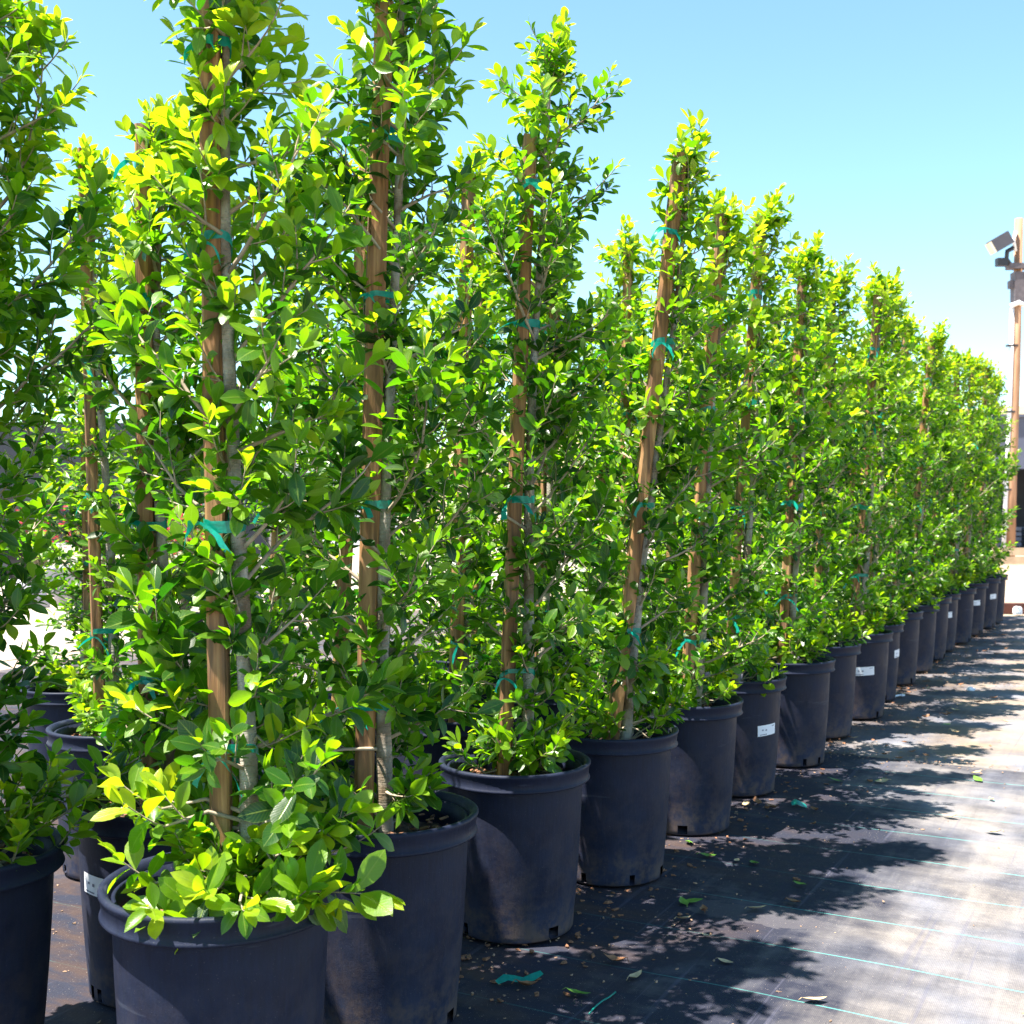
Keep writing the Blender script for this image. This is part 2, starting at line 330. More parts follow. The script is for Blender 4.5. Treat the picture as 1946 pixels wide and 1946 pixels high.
def plant(seed, H=3.2, rs=1.0, s0=(-.03, -.02), s1=(0, 0), sh=2.9, t0=(.03, 0), nprim=66, window=None, front=None, young=.0, sw=.048, ties=(.95, 1.5, 2.1, 2.6), topf=.86, big=1.0, skirt=20):
    """root-local geometry of one staked plant; window: list of (z0, z1, keep probability) for limbs that face the camera"""
    rng = random.Random(seed); out = {}
    def U(a, b): return rng.uniform(a, b)
    # stake
    mb = MB(); zb = SOIL_Z-.1; n = 14; pts = []; prof = [(-1, -.7), (-.7, -1), (.75, -1), (1, -.75), (1, .7), (.72, 1), (-.8, 1), (-1, .8)]
    ph = U(0, 6); rot = U(-.5, .5)
    def stake_at(z):
        t = (z-zb)/(sh-zb); return Vector((s0[0]+(s1[0]-s0[0])*t+.006*math.sin(3*t+ph), s0[1]+(s1[1]-s0[1])*t, z))
    vs = []; fs = []; N8 = 8
    for i in range(n+1):
        c = stake_at(zb+(sh-zb)*i/n)
        for (a, b_) in prof:
            w = sw*.5*(1+U(-.05, .05)); x = a*w; y = b_*w
            vs.append(c+Vector((x*math.cos(rot)-y*math.sin(rot), x*math.sin(rot)+y*math.cos(rot), U(-.004, .004) if i == n else 0)))
    for i in range(n):
        for k in range(N8): fs.append((i*N8+k, i*N8+(k+1) % N8, (i+1)*N8+(k+1) % N8, (i+1)*N8+k))
    fs.append(tuple(range(n*N8, n*N8+N8))); mb.add(vs, fs); out['stake'] = mb.mesh('stake', M['stake'])
    # trunk
    ph2 = U(0, 6)
    def trunk_at(z):
        c = stake_at(min(z, sh)); t = (z-SOIL_Z)/(H-SOIL_Z); k = min(1, t*1.2)
        ox = t0[0]*(1-k*.35)+.012*math.sin(7*t+ph2); oy = t0[1]*(1-k*.5)+.010*math.cos(6*t+ph2)
        if z > sh: c = c+Vector(((s1[0]-s0[0])*.3*(z-sh), 0, z-sh))
        return Vector((c.x-0+ox+(.012 if t0[0] > 0 else -.012), c.y+oy, z))
    def trad(z):
        t = (z-SOIL_Z)/(H-SOIL_Z); return .020*(1-t)**.8+.004
    mb = MB(); zs = [SOIL_Z-.05+(H-.12-SOIL_Z+.05)*i/26 for i in range(27)]
    mb.tube([trunk_at(z) for z in zs], [trad(z)*(1+.12*math.sin(z*19+ph)*math.sin(z*7))*(1.35 if i == 0 else 1.12 if i == 1 else 1) for i, z in enumerate(zs)], 10)
    out['trunk'] = mb.mesh('trunk', M['bark'])
    # limbs, twigs, leaves
    br = MB(); P = []; D = []; Nn = []; L = []; Wd = []; cu = []; fo = []; to = []
    UP = Vector((0, 0, 1))
    def leaf(p, d, nn, l, tone):
        P.append(tuple(p)); D.append(tuple(d)); Nn.append(tuple(nn)); L.append(l); Wd.append(l*U(.42, .60)); cu.append(U(-.10, .36)); fo.append(U(.0, .6)); to.append(tone)
    def rv(): return Vector((rng.gauss(0, 1), rng.gauss(0, 1), rng.gauss(0, 1)))
    def twig(p, d, ln, yt, size):
        d = d.normalized(); pts = [p]; k = max(3, int(ln/.035)); cur = d.copy(); q = p.copy()
        for i in range(k):
            cur = (cur+UP*.10+rv()*.08).normalized(); q = q+cur*(ln/k); pts.append(q.copy())
        br.tube(pts, [.0030-.0018*i/k for i in range(k+1)], 3, False)
        nl = max(4, int(ln/.0132)); az = U(0, 6.28); a = cur.orthogonal().normalized()
        for i in range(nl):
            t = (i+.6)/nl; t = .12+.88*t; x = t*k; i0 = min(int(x), k-1); pp = pts[i0].lerp(pts[i0+1], x-i0)
            tg = (pts[i0+1]-pts[i0]).normalized(); a = tg.orthogonal().normalized(); b_ = tg.cross(a); az += 2.4+U(-.4, .4)
            out_ = a*math.cos(az)+b_*math.sin(az)
            open_ = 1.0-.55*t*t
            dd = tg*(.25+.6*t)+out_*open_+UP*U(-.35, .30)+rv()*.16
            nn = UP*U(.25, 1.0)+tg*.35-out_*.25+rv()*.38+Vector((out_.x, out_.y, 0))*.1
            s = size*U(.62, 1.12)*(1 if t < .8 else .82)
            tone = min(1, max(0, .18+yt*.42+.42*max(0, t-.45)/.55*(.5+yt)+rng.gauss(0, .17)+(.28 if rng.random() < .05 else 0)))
            leaf(pp, dd, nn, s, tone)
        # tip spear
        leaf(pts[-1], cur+rv()*.15, UP+rv()*.5, size*.7, min(1, .55+yt*.4))
    az = U(0, 6.28)
    for i in range(nprim):
        t = (i+U(0, .9))/nprim; t = t**.93
        z = SOIL_Z+.10+(H-SOIL_Z-.20)*t; az += 2.39996+U(-.45, .45)
        rad = ip(PROF, t)*rs*U(.45, 1.15)*(1-(1-topf)*min(1, max(0, (t-.5)/.2)))
        if U(0, 1) < .14: rad *= U(1.15, 1.5)
        dirh = Vector((math.cos(az), math.sin(az), 0))
        kill = False
        for (z0, z1, keep, ca, ha) in (window or []):
            da = (math.degrees(az)-ca+180) % 360-180
            if z0 < z < z1 and abs(da) < ha and rng.random() > keep: kill = True
        if kill: rad *= .22
        el = U(.25, .9) if t > .12 else U(-.05, .55)
        p = trunk_at(z); cur = (dirh+UP*el).normalized(); ln = rad*1.12/max(.55, math.cos(math.atan(el))); k = max(3, int(ln/.05)); pts = [p.copy()]; q = p.copy()
        for j in range(k):
            cur = (cur+UP*.07+rv()*.09).normalized(); q = q+cur*(ln/k); pts.append(q.copy())
        br.tube(pts, [.0065-.0038*j/k for j in range(k+1)], 5, False)
        yt = min(1, max(0, (t-.55)*1.0+U(-.15, .35)+young)); size = U(.052, .074)*big*(1.22 if z < 1.0 and big > 1 else 1)
        nt_ = max(3, int(ln/.040))
        for j in range(nt_):
            tt = .22+.78*(j+U(0, .8))/nt_; x = tt*k; i0 = min(int(x), k-1); pp = pts[i0].lerp(pts[i0+1], min(1, x-i0))
            tg = (pts[i0+1]-pts[i0]).normalized(); rr = rv(); rr = (rr-tg*rr.dot(tg)).normalized()
            twig(pp, tg*.75+rr*.9+UP*.15+dirh*.2, U(.07, .15), yt, size)
        twig(pts[-1], cur, U(.09, .16), min(1, yt+.2), size)
    # short shoots close to the trunk
    for i in range(int(nprim*.75)):
        t = U(0.04, 1); z = SOIL_Z+.08+(H-SOIL_Z-.15)*t; a = U(0, 6.28); dh = Vector((math.cos(a), math.sin(a), 0))
        if any(z0 < z < z1 and abs((math.degrees(a)-ca+180) % 360-180) < ha*1.2 and rng.random() > keep for (z0, z1, keep, ca, ha) in (window or [])): continue
        twig(trunk_at(z), dh+UP*U(.2, .9), U(.07, .15), max(0, (t-.5)+U(-.2, .2)+young), U(.05, .072)*big)
    # bushy low shoots over the soil
    for i in range(skirt):
        a = U(0, 6.28); r0 = U(.0, .16)*rs; c0 = trunk_at(SOIL_Z+U(.02, .12)); p = Vector((c0.x+math.cos(a)*r0, c0.y+math.sin(a)*r0, SOIL_Z+U(.05, .16)))
        br.tube([c0, c0.lerp(p, .5)+UP*.01, p], [.005, .004, .003], 4, False)
        d = Vector((math.cos(a), math.sin(a), U(.3, 1.3)))
        twig(p, d, U(.10, .19), U(.2, .6)+young, U(.055, .075)*big); twig(p, d+rv()*.5, U(.08, .15), U(.1, .5)+young, U(.05, .07)*big)
    # leader
    for i in range(5):
        a = U(0, 6.28); twig(trunk_at(H-.12-U(0, .12)), Vector((math.cos(a)*.5, math.sin(a)*.5, 1.3)), U(.12, .24), .75, .070)
    # sprays the photo shows hanging over the rim or poking out
    for (p, d, ln, sz, yt) in (front or []):
        p = Vector(p); d = Vector(d); c0 = trunk_at(max(SOIL_Z+.04, p.z-.02)); br.tube([c0, c0.lerp(p, .5)+UP*.03, p], [.006, .005, .003], 5, False)
        twig(p, d, ln, yt, sz); twig(p.lerp(c0, .3), d+rv()*.5, ln*.8, yt, sz)
    out['branches'] = br.mesh('branches', M['twig'])
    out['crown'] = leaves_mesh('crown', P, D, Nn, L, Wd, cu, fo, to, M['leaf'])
    # ties
    out['ties'] = []
    for z in ties:
        z += U(-.07, .07)
        if z > min(sh, H)-.05: z = min(sh, H)-U(.1, .25)
        a = stake_at(z); b_ = trunk_at(z); mb = MB(); w = U(.017, .030); h0 = U(-.012, .012)
        ax = (b_-a); ax.z = 0; dist = ax.length; ax.normalize(); ay = Vector((-ax.y, ax.x, 0)); rA = sw*.62; rB = trad(z)+.003
        loop = []
        for k in range(10): th = math.pi/2+math.pi*k/9; loop.append(a+ax*math.cos(th)*rA+ay*math.sin(th)*rA)
        for k in range(10): th = -math.pi/2+math.pi*k/9; loop.append(b_+ax*math.cos(th)*rB+ay*math.sin(th)*rB)
        n_ = len(loop); vs = []
        for k, p in enumerate(loop):
            zz = h0*math.cos(2*math.pi*k/n_)*2+U(-.0015, .0015); vs += [p+UP*(zz-w/2+U(-.002, .002)), p+UP*(zz+w/2)]
        fs = [(2*k, (2*k+2) % (2*n_), (2*k+3) % (2*n_), 2*k+1) for k in range(n_)]; mb.add(vs, fs, True)
        # knot and two tails
        kp = a-ay*(rA+.004)*(1 if ay.y > 0 else -1)-ax*rA*U(.2, 1)
        for sgn in (-1, 1):
            tl = U(.06, .14); q = kp.copy(); dv = Vector((sgn*U(.2, 1), -.5, U(-.2, .5))).normalized(); rows = []
            sdv = Vector((U(-.4, .4), U(-.2, .2), 1)).normalized()
            for j in range(6):
                ww = w*(.25+.6*min(1, j/2)); rows += [q-sdv*ww/2, q+sdv*ww/2]; dv = (dv+Vector((0, 0, -.38))+rv()*.1).normalized(); q = q+dv*tl/5
                sdv = (sdv+rv()*.25).normalized()
            mb.add(rows, [(2*j, 2*j+2, 2*j+3, 2*j+1) for j in range(5)], True)
        out['ties'].append(mb.mesh('tie', M['tie']))
    return out
# ------------------------------------------------------------------ pot
RO = .2765; RB = .212
def pot_meshes(seed):
    rng = random.Random(seed); wob = rng.uniform(.003, .009); sd_ = rng.uniform(0, 6)
    prof = [(.001, .012), (RB-.02, .012), (RB-.004, .0), (RB, .006), (RB+.0015, .022), (RB+.003, .045), (RB+.012, .14), (RB+.021, .26), (RB+.029, .40), (.2465, .535), (.247, .575), (.238, .577), (.236, .53), (.228, .40), (.222, .36)]
    n = 60; holes = {int(rng.random()*10)+q*15+d for q in range(4) for d in (0, 1)}
    mb = MB(); mb.lathe(prof, n, lambda j, k: j in (3, 4) and k in holes, wob=wob, seed=sd_); body = mb.mesh('pot', M['pot'])
    mb = MB(); mb.lathe([(.2485, .537), (.2635, .5335), (.2715, .5325), (.2745, .536), (.2725, .541), (.2685, .546), (.2700, .562), (.2725, .578), (.2765, .586), (.2765, .5925), (.271, .5965), (.262, .5955), (.255, .590), (.249, .575), (.2475, .555)], 72, wob=wob, seed=sd_)
    rim = mb.mesh('rim', M['pot'])
    mb = MB(); N = 26; vs = []; fs = []
    for i in range(9):
        for k in range(N):
            r = .229*(i+.02)/8; th = 2*math.pi*k/N; x, y = r*math.cos(th), r*math.sin(th)
            vs.append((x, y, SOIL_Z+.035*noise.noise(Vector((x*14+seed*9, y*14, 0)))+.02*noise.noise(Vector((x*50, y*50, seed)))+.03*(1-r/.23)))
    for i in range(8):
        for k in range(N): fs.append((i*N+k, (i+1)*N+k, (i+1)*N+(k+1) % N, i*N+(k+1) % N))
    mb.add(vs, fs, True); soil = mb.mesh('soil', M['soil'])
    mb = MB()
    for i in range(70):
        r = .22*math.sqrt(rng.random()); th = rng.uniform(0, 6.28)
        mb.box((r*math.cos(th), r*math.sin(th), SOIL_Z+.028+.02*rng.random()), (rng.uniform(.01, .035), rng.uniform(.004, .012), rng.uniform(.002, .006)), rng.uniform(0, 6), rng.uniform(-.5, .5), rng.uniform(-.4, .4))
    return body, rim, soil, mb.mesh('mulch', M['bark_chip'])
POTS = [pot_meshes(s) for s in range(5)]; POTW = []
for s_ in range(5): r_ = random.Random(s_); POTW.append((r_.uniform(.003, .009), r_.uniform(0, 6)))
def label_patch(root, az, zc, w, h, tilt=0):
    pot = [c for c in root.children if c.name.startswith('pot')][0]; pr = pot.rotation_euler.z; ps = pot.scale[0]; pw, pse = POTW[[q for q in range(5) if POTS[q][0] == pot.data][0]]
    az += math.atan2(-root.location.y, -root.location.x)
    """paper label wrapped on the pot wall; az measured in the root frame"""
    def r_at(z): return np.interp(z, [0, .045, .14, .26, .40, .535], [RB, RB+.003, RB+.012, RB+.021, RB+.029, .2465])
    def patch(u0, u1, v0, v1, off, nx=8):
        vs = []; fs = []
        for j in range(2):
            for i in range(nx+1):
                u = u0+(u1-u0)*i/nx; v = v0+(v1-v0)*j; uu = u*math.cos(tilt)-v*math.sin(tilt); vv = u*math.sin(tilt)+v*math.cos(tilt)
                z = zc+vv; r = r_at(z/ps)*ps; a = az+uu/r; r = r*(1+pw*math.sin(2*(a-pr)+pse)+pw*.5*math.sin(3*(a-pr)+pse*2))+off+.0015; vs.append((r*math.cos(a), r*math.sin(a), z))
        for i in range(nx): fs.append((i, i+1, nx+1+i+1, nx+1+i))
        return vs, fs
    mb = MB(); mb.add(*patch(-w/2, w/2, -h/2, h/2, .0015)); o = mb.build('paper_label', M['white_label'], root)
    for q in ((-w*.40, -w*.05, -h*.40, -h*.33), (-w*.30, -w*.22, 0, h*.12), (-w*.12, -w*.04, h*-.05, h*.10), (w*.25, w*.42, h*.30, h*.36)):
        mb = MB(); mb.add(*patch(*q, .003)); mb.build('printed_mark', M['label_ink'], o)
def potted(x, y, pl, potk, label, group, sz=1.0, rz=0, lean=(0, 0), potrz=0, zs=1.0, crown_only=False):
    root = thing('potted_tree', (x, y, GZ), label, 'potted tree', group)
    body, rim, soil, mul = POTS[potk]
    p = obj('pot', body, root); p.rotation_euler.z = potrz; p.scale = (sz, sz, sz)
    obj('rim', rim, p); so = obj('soil', soil, p); obj('mulch', mul, so)['kind'] = 'stuff'
    mx = Matrix.Rotation(rz, 4, 'Z'); mx = Matrix.Translation((0, 0, SOIL_Z)) @ Matrix.Rotation(lean[0], 4, 'Y') @ Matrix.Rotation(lean[1], 4, 'X') @ Matrix.Translation((0, 0, -SOIL_Z)) @ mx @ Matrix.Diagonal((1, 1, zs, 1))
    if zs != 1.0: mx = Matrix.Translation((0, 0, SOIL_Z*(1-zs))) @ mx
    def ch(nm, me, par=root, m=None):
        o = obj(nm, me, par)
        if m is not None: o.matrix_local = m
        return o
    ch('stake', pl['stake'], m=mx); t = ch('trunk', pl['trunk'], m=mx); ch('branches', pl['branches'], t); ch('crown', pl['crown'], m=mx)
    for tm in pl['ties']: ch('tie', tm, m=mx)
    return root
# ------------------------------------------------------------------ SETTING
GZ = .024
def uv2xy(u, v): return RD*u+VD*v
def sheet(name, u0, u1, v0, v1, z, m, kind='structure', step=.25, amp=.012, wav=.03):
    """fabric sheet in the row frame: object x across the row, y along it"""
    nu = int((u1-u0)/step)+1; nv = int((v1-v0)/step)+1; vs = []; fs = []
    for i in range(nu+1):
        for j in range(nv+1):
            u = u0+(u1-u0)*i/nu; v = v0+(v1-v0)*j/nv
            if i in (0, nu): u += wav*noise.noise(Vector((v*.7, u*3, 0)))
            edge = 1 if 0 < i < nu and 0 < j < nv else .3
            vs.append((v, u, z+edge*amp*noise.noise(Vector((u*1.3, v*1.3, 5)))*(.5+noise.noise(Vector((u*.3, v*.3, 9))))))
    for i in range(nu):
        for j in range(nv): a = i*(nv+1)+j; fs.append((a, a+1, a+nv+2, a+nv+1))
    mb = MB(); mb.add(vs, fs, True); o = mb.build(name, m)
    o.rotation_euler.z = math.atan2(VD.y, VD.x); o['kind'] = kind; return o
mb = MB(); mb.add([(-900, -300, -.02), (900, -300, -.02), (900, 1500, -.02), (-900, 1500, -.02)], [(0, 1, 2, 3)])
tag(mb.build('ground', M['sand']), kind='structure')
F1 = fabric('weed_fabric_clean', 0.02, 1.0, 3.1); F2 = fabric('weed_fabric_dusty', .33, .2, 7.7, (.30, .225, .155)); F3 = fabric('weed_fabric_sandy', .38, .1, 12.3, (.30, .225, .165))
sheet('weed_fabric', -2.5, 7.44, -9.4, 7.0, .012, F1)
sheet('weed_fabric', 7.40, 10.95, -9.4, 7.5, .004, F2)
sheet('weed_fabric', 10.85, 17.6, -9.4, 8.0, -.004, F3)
# pale concrete yard left of the rows
mb = MB(); mb.add([(-40, 4, -.012), (-9.2, 4, -.012), (-2.0, 17.6, -.012), (30, 60, -.012), (-40, 60, -.012)], [(0, 1, 2, 3, 4)])
tag(mb.build('yard', M['path']), kind='structure')
# hills
def hill(x0, x1, y0, h, seed, name='hill'):
    mb = MB(); vs = []; fs = []; nx = 60; ny = 8
    for j in range(ny+1):
        for i in range(nx+1):
            x = x0+(x1-x0)*i/nx; t = j/ny; e = math.sin(math.pi*i/nx)**.4
            z = h*e*math.sin(t*math.pi/2)*(1+.28*noise.noise(Vector((x*.012, seed, t))))+2*noise.noise(Vector((x*.06, t*4, seed)))*t
            vs.append((x, y0+t*120+20*noise.noise(Vector((x*.01, 3, seed))), z-.5))
    for j in range(ny):
        for i in range(nx): a = j*(nx+1)+i; fs.append((a, a+1, a+nx+2, a+nx+1))
    mb.add(vs, fs, True); tag(mb.build(name, M['hill']), kind='structure')
hill(-50, 460, 230, 33, 2.2)
# ------------------------------------------------------------------ PLANTS
Wn = [(.7, 2.3, .25, .55)]
unique = {
 'A': plant(11, 3.2, .84, (.01, -.03), (-.02, -.02), 3.15, (.045, .0), 56, [(1.1, 3.2, .3, 195, 30), (.62, 2.1, .07, -95, 48), (.95, 1.75, .12, -170, 55), (1.9, 3.2, .3, -90, 28)],
      front=[((.02, -.20, .64), (.1, -1, .3), .13, .09, .65), ((-.07, -.19, .60), (-.3, -1, .5), .12, .085, .7), ((.17, -.2, .62), (.8, -.6, .25), .14, .095, .6), ((.10, -.25, .645), (.4, -.8, -.05), .11, .088, .55), ((.24, -.16, .64), (1, -.5, .0), .17, .098, .6), ((.22, -.05, .76), (1, -.2, .2), .13, .09, .55),
             ((-.13, -.05, .80), (-1, -.4, .5), .12, .08, .7), ((-.12, .0, .98), (-1, -.1, .5), .13, .085, .7), ((.12, -.05, .95), (1, -.5, .4), .13, .085, .6), ((.16, -.16, .72), (.5, -.8, .1), .14, .092, .5),
             ((-.13, -.1, .64), (-.8, -.6, .6), .11, .075, .7), ((-.10, -.13, .78), (-.6, -.8, .4), .14, .08, .8)], young=.20, topf=.70, big=1.10, skirt=22),
 'B': plant(12, 3.3, .95, (-.06, -.02), (.01, .0), 3.0, (.05, .0), 62, [(.9, 2.2, .4, -100, 28), (.6, 1.15, .05, -95, 60), (2.0, 2.9, .25, -100, 30)], young=-.24, sw=.056, topf=.85, big=1.05, skirt=8),
 'C': plant(13, 3.2, .98, (-.055, -.03), (.06, .0), 2.85, (.06, .02), 64, [(.9, 3.0, .4, 195, 25), (.7, 1.6, .2, -95, 28), (1.6, 2.2, .4, -95, 22)], young=-.14, big=1.0, topf=1.1),
 'D': plant(14, 3.0, .95, (-.03, -.10), (.27, -.12), 2.93, (.045, .03), 54, [(1.0, 3.2, .12, 200, 36), (.72, 3.2, .05, -95, 48)], young=.03, sw=.052, topf=.6, big=.98),
 'L': plant(15, 2.95, 1.25, (.0, -.02), (.0, .0), 2.8, (.045, 0), 60, [(.75, 1.6, .1, 10, 65)], young=.2, big=1.08, topf=1.05),
 'N': plant(17, 3.0, .80, (-.05, -.03), (-.13, .0), 3.0, (.045, .01), 34, [(.62, 1.9, .12, -80, 75), (.62, 1.7, .2, 180, 60)], young=.1, topf=.8),
 'M': plant(16, 2.72, .85, (-.015, -.07), (-.015, -.07), 2.70, (.045, .01), 46, [(.6, 2.2, .06, -80, 62), (.75, 1.6, .15, 180, 60)], big=1.1, young=.1, sw=.050),
}
shared = [plant(30+i, 3.1, .93, (-.02, -.06), (.05+.02*(i % 3), -.05), 2.95+.02*i, (.04, .01), 51, [(.80, 3.0, .13, -95, 36), (1.0, 3.1, .35, 200, 26)], young=.16+.03*(i % 3)) for i in range(6)]
FR = 'staked potted trees in the front row'; SR = 'staked potted trees in the second row'; TR = 'staked potted trees in the third row'
ordn = ['nearest', 'second', 'third', 'fourth', 'fifth', 'sixth', 'seventh', 'eighth', 'ninth', 'tenth', 'eleventh', 'twelfth', 'thirteenth', 'fourteenth', 'fifteenth', 'sixteenth', 'seventeenth', 'eighteenth']
row1 = [(-.70, 2.90), (-.385, 3.58), (.011, 4.36), (.41, 4.98), (.817, 5.72), (1.184, 6.45), (1.63, 7.15), (2.034, 8.0), (2.464, 8.7), (2.79, 9.45), (3.225, 10.3), (3.65, 11.1), (4.05, 11.9), (4.41, 12.6), (4.84, 13.3), (5.285, 14.1), (5.75, 14.9), (6.13, 15.6)]
lab1 = ['bushy staked tree in sunlit black pot, nearest in the front row, leaves over its rim',
 'dark-leaved staked tree whose half-shaded pot stands directly behind the nearest front pot',
 'tall staked tree in black pot with a drain notch, third in the front row',
 'staked tree with bare stake leaning right above its crown, fourth in the front row',
 'staked tree in plain black pot, fifth from the near end of the front row',
 'staked tree in black pot with square white label, sixth in the front row']
vary = random.Random(5)
hts = {4: .94, 5: .99, 6: .97, 7: .98, 8: 1.03, 9: 1.03, 10: 1.0, 11: 1.0, 12: 1.0, 13: .98, 14: 1.03, 15: 1.04, 16: 1.06, 17: 1.0}
tags = {5: (.80, .345, .125, .056), 8: (.325, .34, .15, .06), 9: (1.2, .36, .10, .06), 13: (.65, .37, .10, .06), 15: (.61, .37, .11, .06), 16: (.9, .38, .11, .06)}
for i, (x, y) in enumerate(row1):
    lab = lab1[i] if i < len(lab1) else 'staked tree in %s pot, %s from the near end of the front row' % ('white-labelled black' if i in tags else 'plain black', ordn[i])
    if i == 17: lab = 'farthest staked tree of the front row, its black pot nearly hidden, eighteenth in line'
    key = 'ABCD'[i] if i < 4 else None
    if key: r = potted(x, y, unique[key], i, lab, FR, potrz=[.5, 1.1, -.05, .9][i], sz=[1.04, 1.03, 1, 1][i])
    else: r = potted(x, y, shared[i % 6], (i*3) % 5, lab, FR, sz=vary.uniform(.98, 1.02), rz=vary.uniform(-.4, .4), lean=(vary.uniform(.0, .045)*(1 if i < 13 else -.4), vary.uniform(-.02, .02)), potrz=vary.uniform(0, 6), zs=hts[i])
    if i in tags: label_patch(r, tags[i][0], *tags[i][1:], tilt=.05)
st = (.425, .765)
row2 = [(-1.50, 3.25), (-1.12, 3.82)] + [(-1.12+st[0]*k, 3.82+st[1]*k) for k in range(1, 17)]
for i, (x, y) in enumerate(row2):
    if i == 0: r = potted(x, y, unique['L'], 3, 'wide leafy potted tree cut off by the left edge, nearest in the second row', SR)
    elif i == 1:
        r = potted(x, y, unique['M'], 1, 'staked tree with dark stake and white pot label, behind the nearest tree', SR)
        label_patch(r, -.86, .37, .13, .062, tilt=-.06)
    else:
        r = potted(x+vary.uniform(-.05, .05), y+vary.uniform(-.05, .05), shared[(i*5+1) % 6], i % 5, 'staked potted tree in the second row, directly behind the %s front-row tree' % (ordn[i] if i else ''), SR, rz=vary.uniform(-1.5, 1.5), lean=(vary.uniform(.0, .04), 0), potrz=i, zs=vary.uniform(.93, 1.0))
row3 = [(-1.66, 5.05), (-1.10, 5.75)] + [(-1.10+st[0]*k, 5.75+st[1]*k) for k in range(1, 14)]
for i, (x, y) in enumerate(row3):
    lab = ('tree with thick dark stake seen between the two leftmost trees, nearest in third row' if i == 0 else 'staked potted tree in the third row, %s from its near end' % ordn[i])
    if i == 0: potted(x, y, unique['N'], 2, lab, TR); continue
    potted(x, y, shared[(i*2+3) % 6], (i+2) % 5, lab, TR, rz=vary.uniform(-1.5, 1.5), potrz=i*2, zs=vary.uniform(.93, 1.0))
potted(-2.22, 6.15, shared[2], 4, 'lone potted tree farthest left, behind the third row, rim catching the sun', 'staked potted trees behind the third row', rz=2, zs=.72)
# ------------------------------------------------------------------ LITTER
lr = random.Random(77)
def leaf_obj(name, L, m, curl, seed):
    rg = random.Random(seed); vs = []; fs = []; T = [0, .15, .35, .6, .82, 1]; Wt = [.03, .5, .95, .95, .5, .02]
    for t, w in zip(T, Wt):
        for s in (-1, 0, 1):
            vs.append((L*(t-.5), s*w*L*.23, .004+curl*L*((t-.5)**2*1.6+abs(s)*w*rg.uniform(.1, .3))))
    for i in range(5):
        for j in range(2): a = i*3+j; fs.append((a, a+1, a+4, a+3))
    mb = MB(); mb.add(vs, fs, True)
    mb.tube([(-L*.5, 0, .004+curl*L*.4), (-L*.62, L*.03, .006)], .0012, 4)
    return mb.mesh(name, m)
LM = {k: [leaf_obj('fallen_leaf', .08, M[m_], c+.1*i, i+9) for i in range(3)] for k, m_, c in (('green', 'fresh_leaf', .12), ('brown', 'dry_leaf', .45), ('tan', 'tan_leaf', .3))}
LL = {'green': ('fallen green leaf lying on the dusty ground fabric', 'fallen green leaves on the fabric'), 'brown': ('curled dry brown leaf lying on the ground fabric', 'dry brown leaves on the fabric'), 'tan': ('faded tan leaf lying on the ground fabric', 'tan fallen leaves on the fabric')}
def drop(kind, x, y, s=1):
    o = obj('fallen_leaf', LM[kind][lr.randrange(3)]); o.location = (x, y, .014+GZ*.2); o.rotation_euler = (lr.uniform(-.2, .2), lr.uniform(-.2, .2), lr.uniform(0, 6.28)); o.scale = (s, s*lr.uniform(.8, 1.2), s)
    w_ = Vector((x, y, 0)); j = min(range(18), key=lambda q: (Vector((*row1[q], 0))-w_).length); dd = (Vector((*row1[j], 0))-w_).length
    tag(o, '%s lying %s the %s front-row pot' % ({'green': 'fallen green leaf', 'brown': 'curled dry brown leaf', 'tan': 'faded tan leaf'}[kind], 'close beside' if dd < .75 else 'on dusty fabric a step out from' if dd < 1.5 else 'far out in the open from', ordn[j]), 'leaf', LL[kind][1])
def px(X, Y):   # photo pixel on the ground -> world
    z = 2290*1.55/(Y-955); return ((X-973)/2290*z, z)
for X, Y, k in ((1522, 1693, 'green'), (1310, 1612, 'green'), (1345, 1638, 'green'), (1318, 1725, 'green'), (1435, 1652, 'green'), (1618, 1436, 'green'), (1800, 1384, 'green'), (1816, 1398, 'tan'), (1860, 1490, 'green'), (1856, 1478, 'tan'), (1098, 1905, 'green'), (1168, 1842, 'brown'), (1000, 1890, 'brown'), (1060, 1770, 'brown'), (1020, 1800, 'tan'), (1550, 1918, 'tan'), (1672, 1492, 'green'), (1590, 1492, 'green'), (1300, 1760, 'tan'), (1340, 1745, 'brown'), (1780, 1320, 'tan'), (1800, 1365, 'brown'), (1760, 1370, 'brown'), (1300, 1728, 'green'), (1440, 1740, 'tan'), (1678, 1494, 'tan'), (1808, 1562, 'tan'), (1890, 1592, 'tan'), (1470, 1545, 'brown'), (1440, 1536, 'brown'), (1420, 1540, 'tan')):
    drop(k, *px(X, Y), s=1.0)
for i in range(62):
    u = lr.uniform(2, 16); v = -1.95+abs(lr.gauss(0, .55))+.1
    if lr.random() < .35: u = lr.choice((7.45, 7.5, 10.9, 8.9))+lr.gauss(0, .12); v = lr.uniform(-1.5, 1.4)
    p = uv2xy(u, v); drop(lr.choice(('brown', 'brown', 'brown', 'tan', 'tan')), p.x, p.y, lr.uniform(.5, .95))
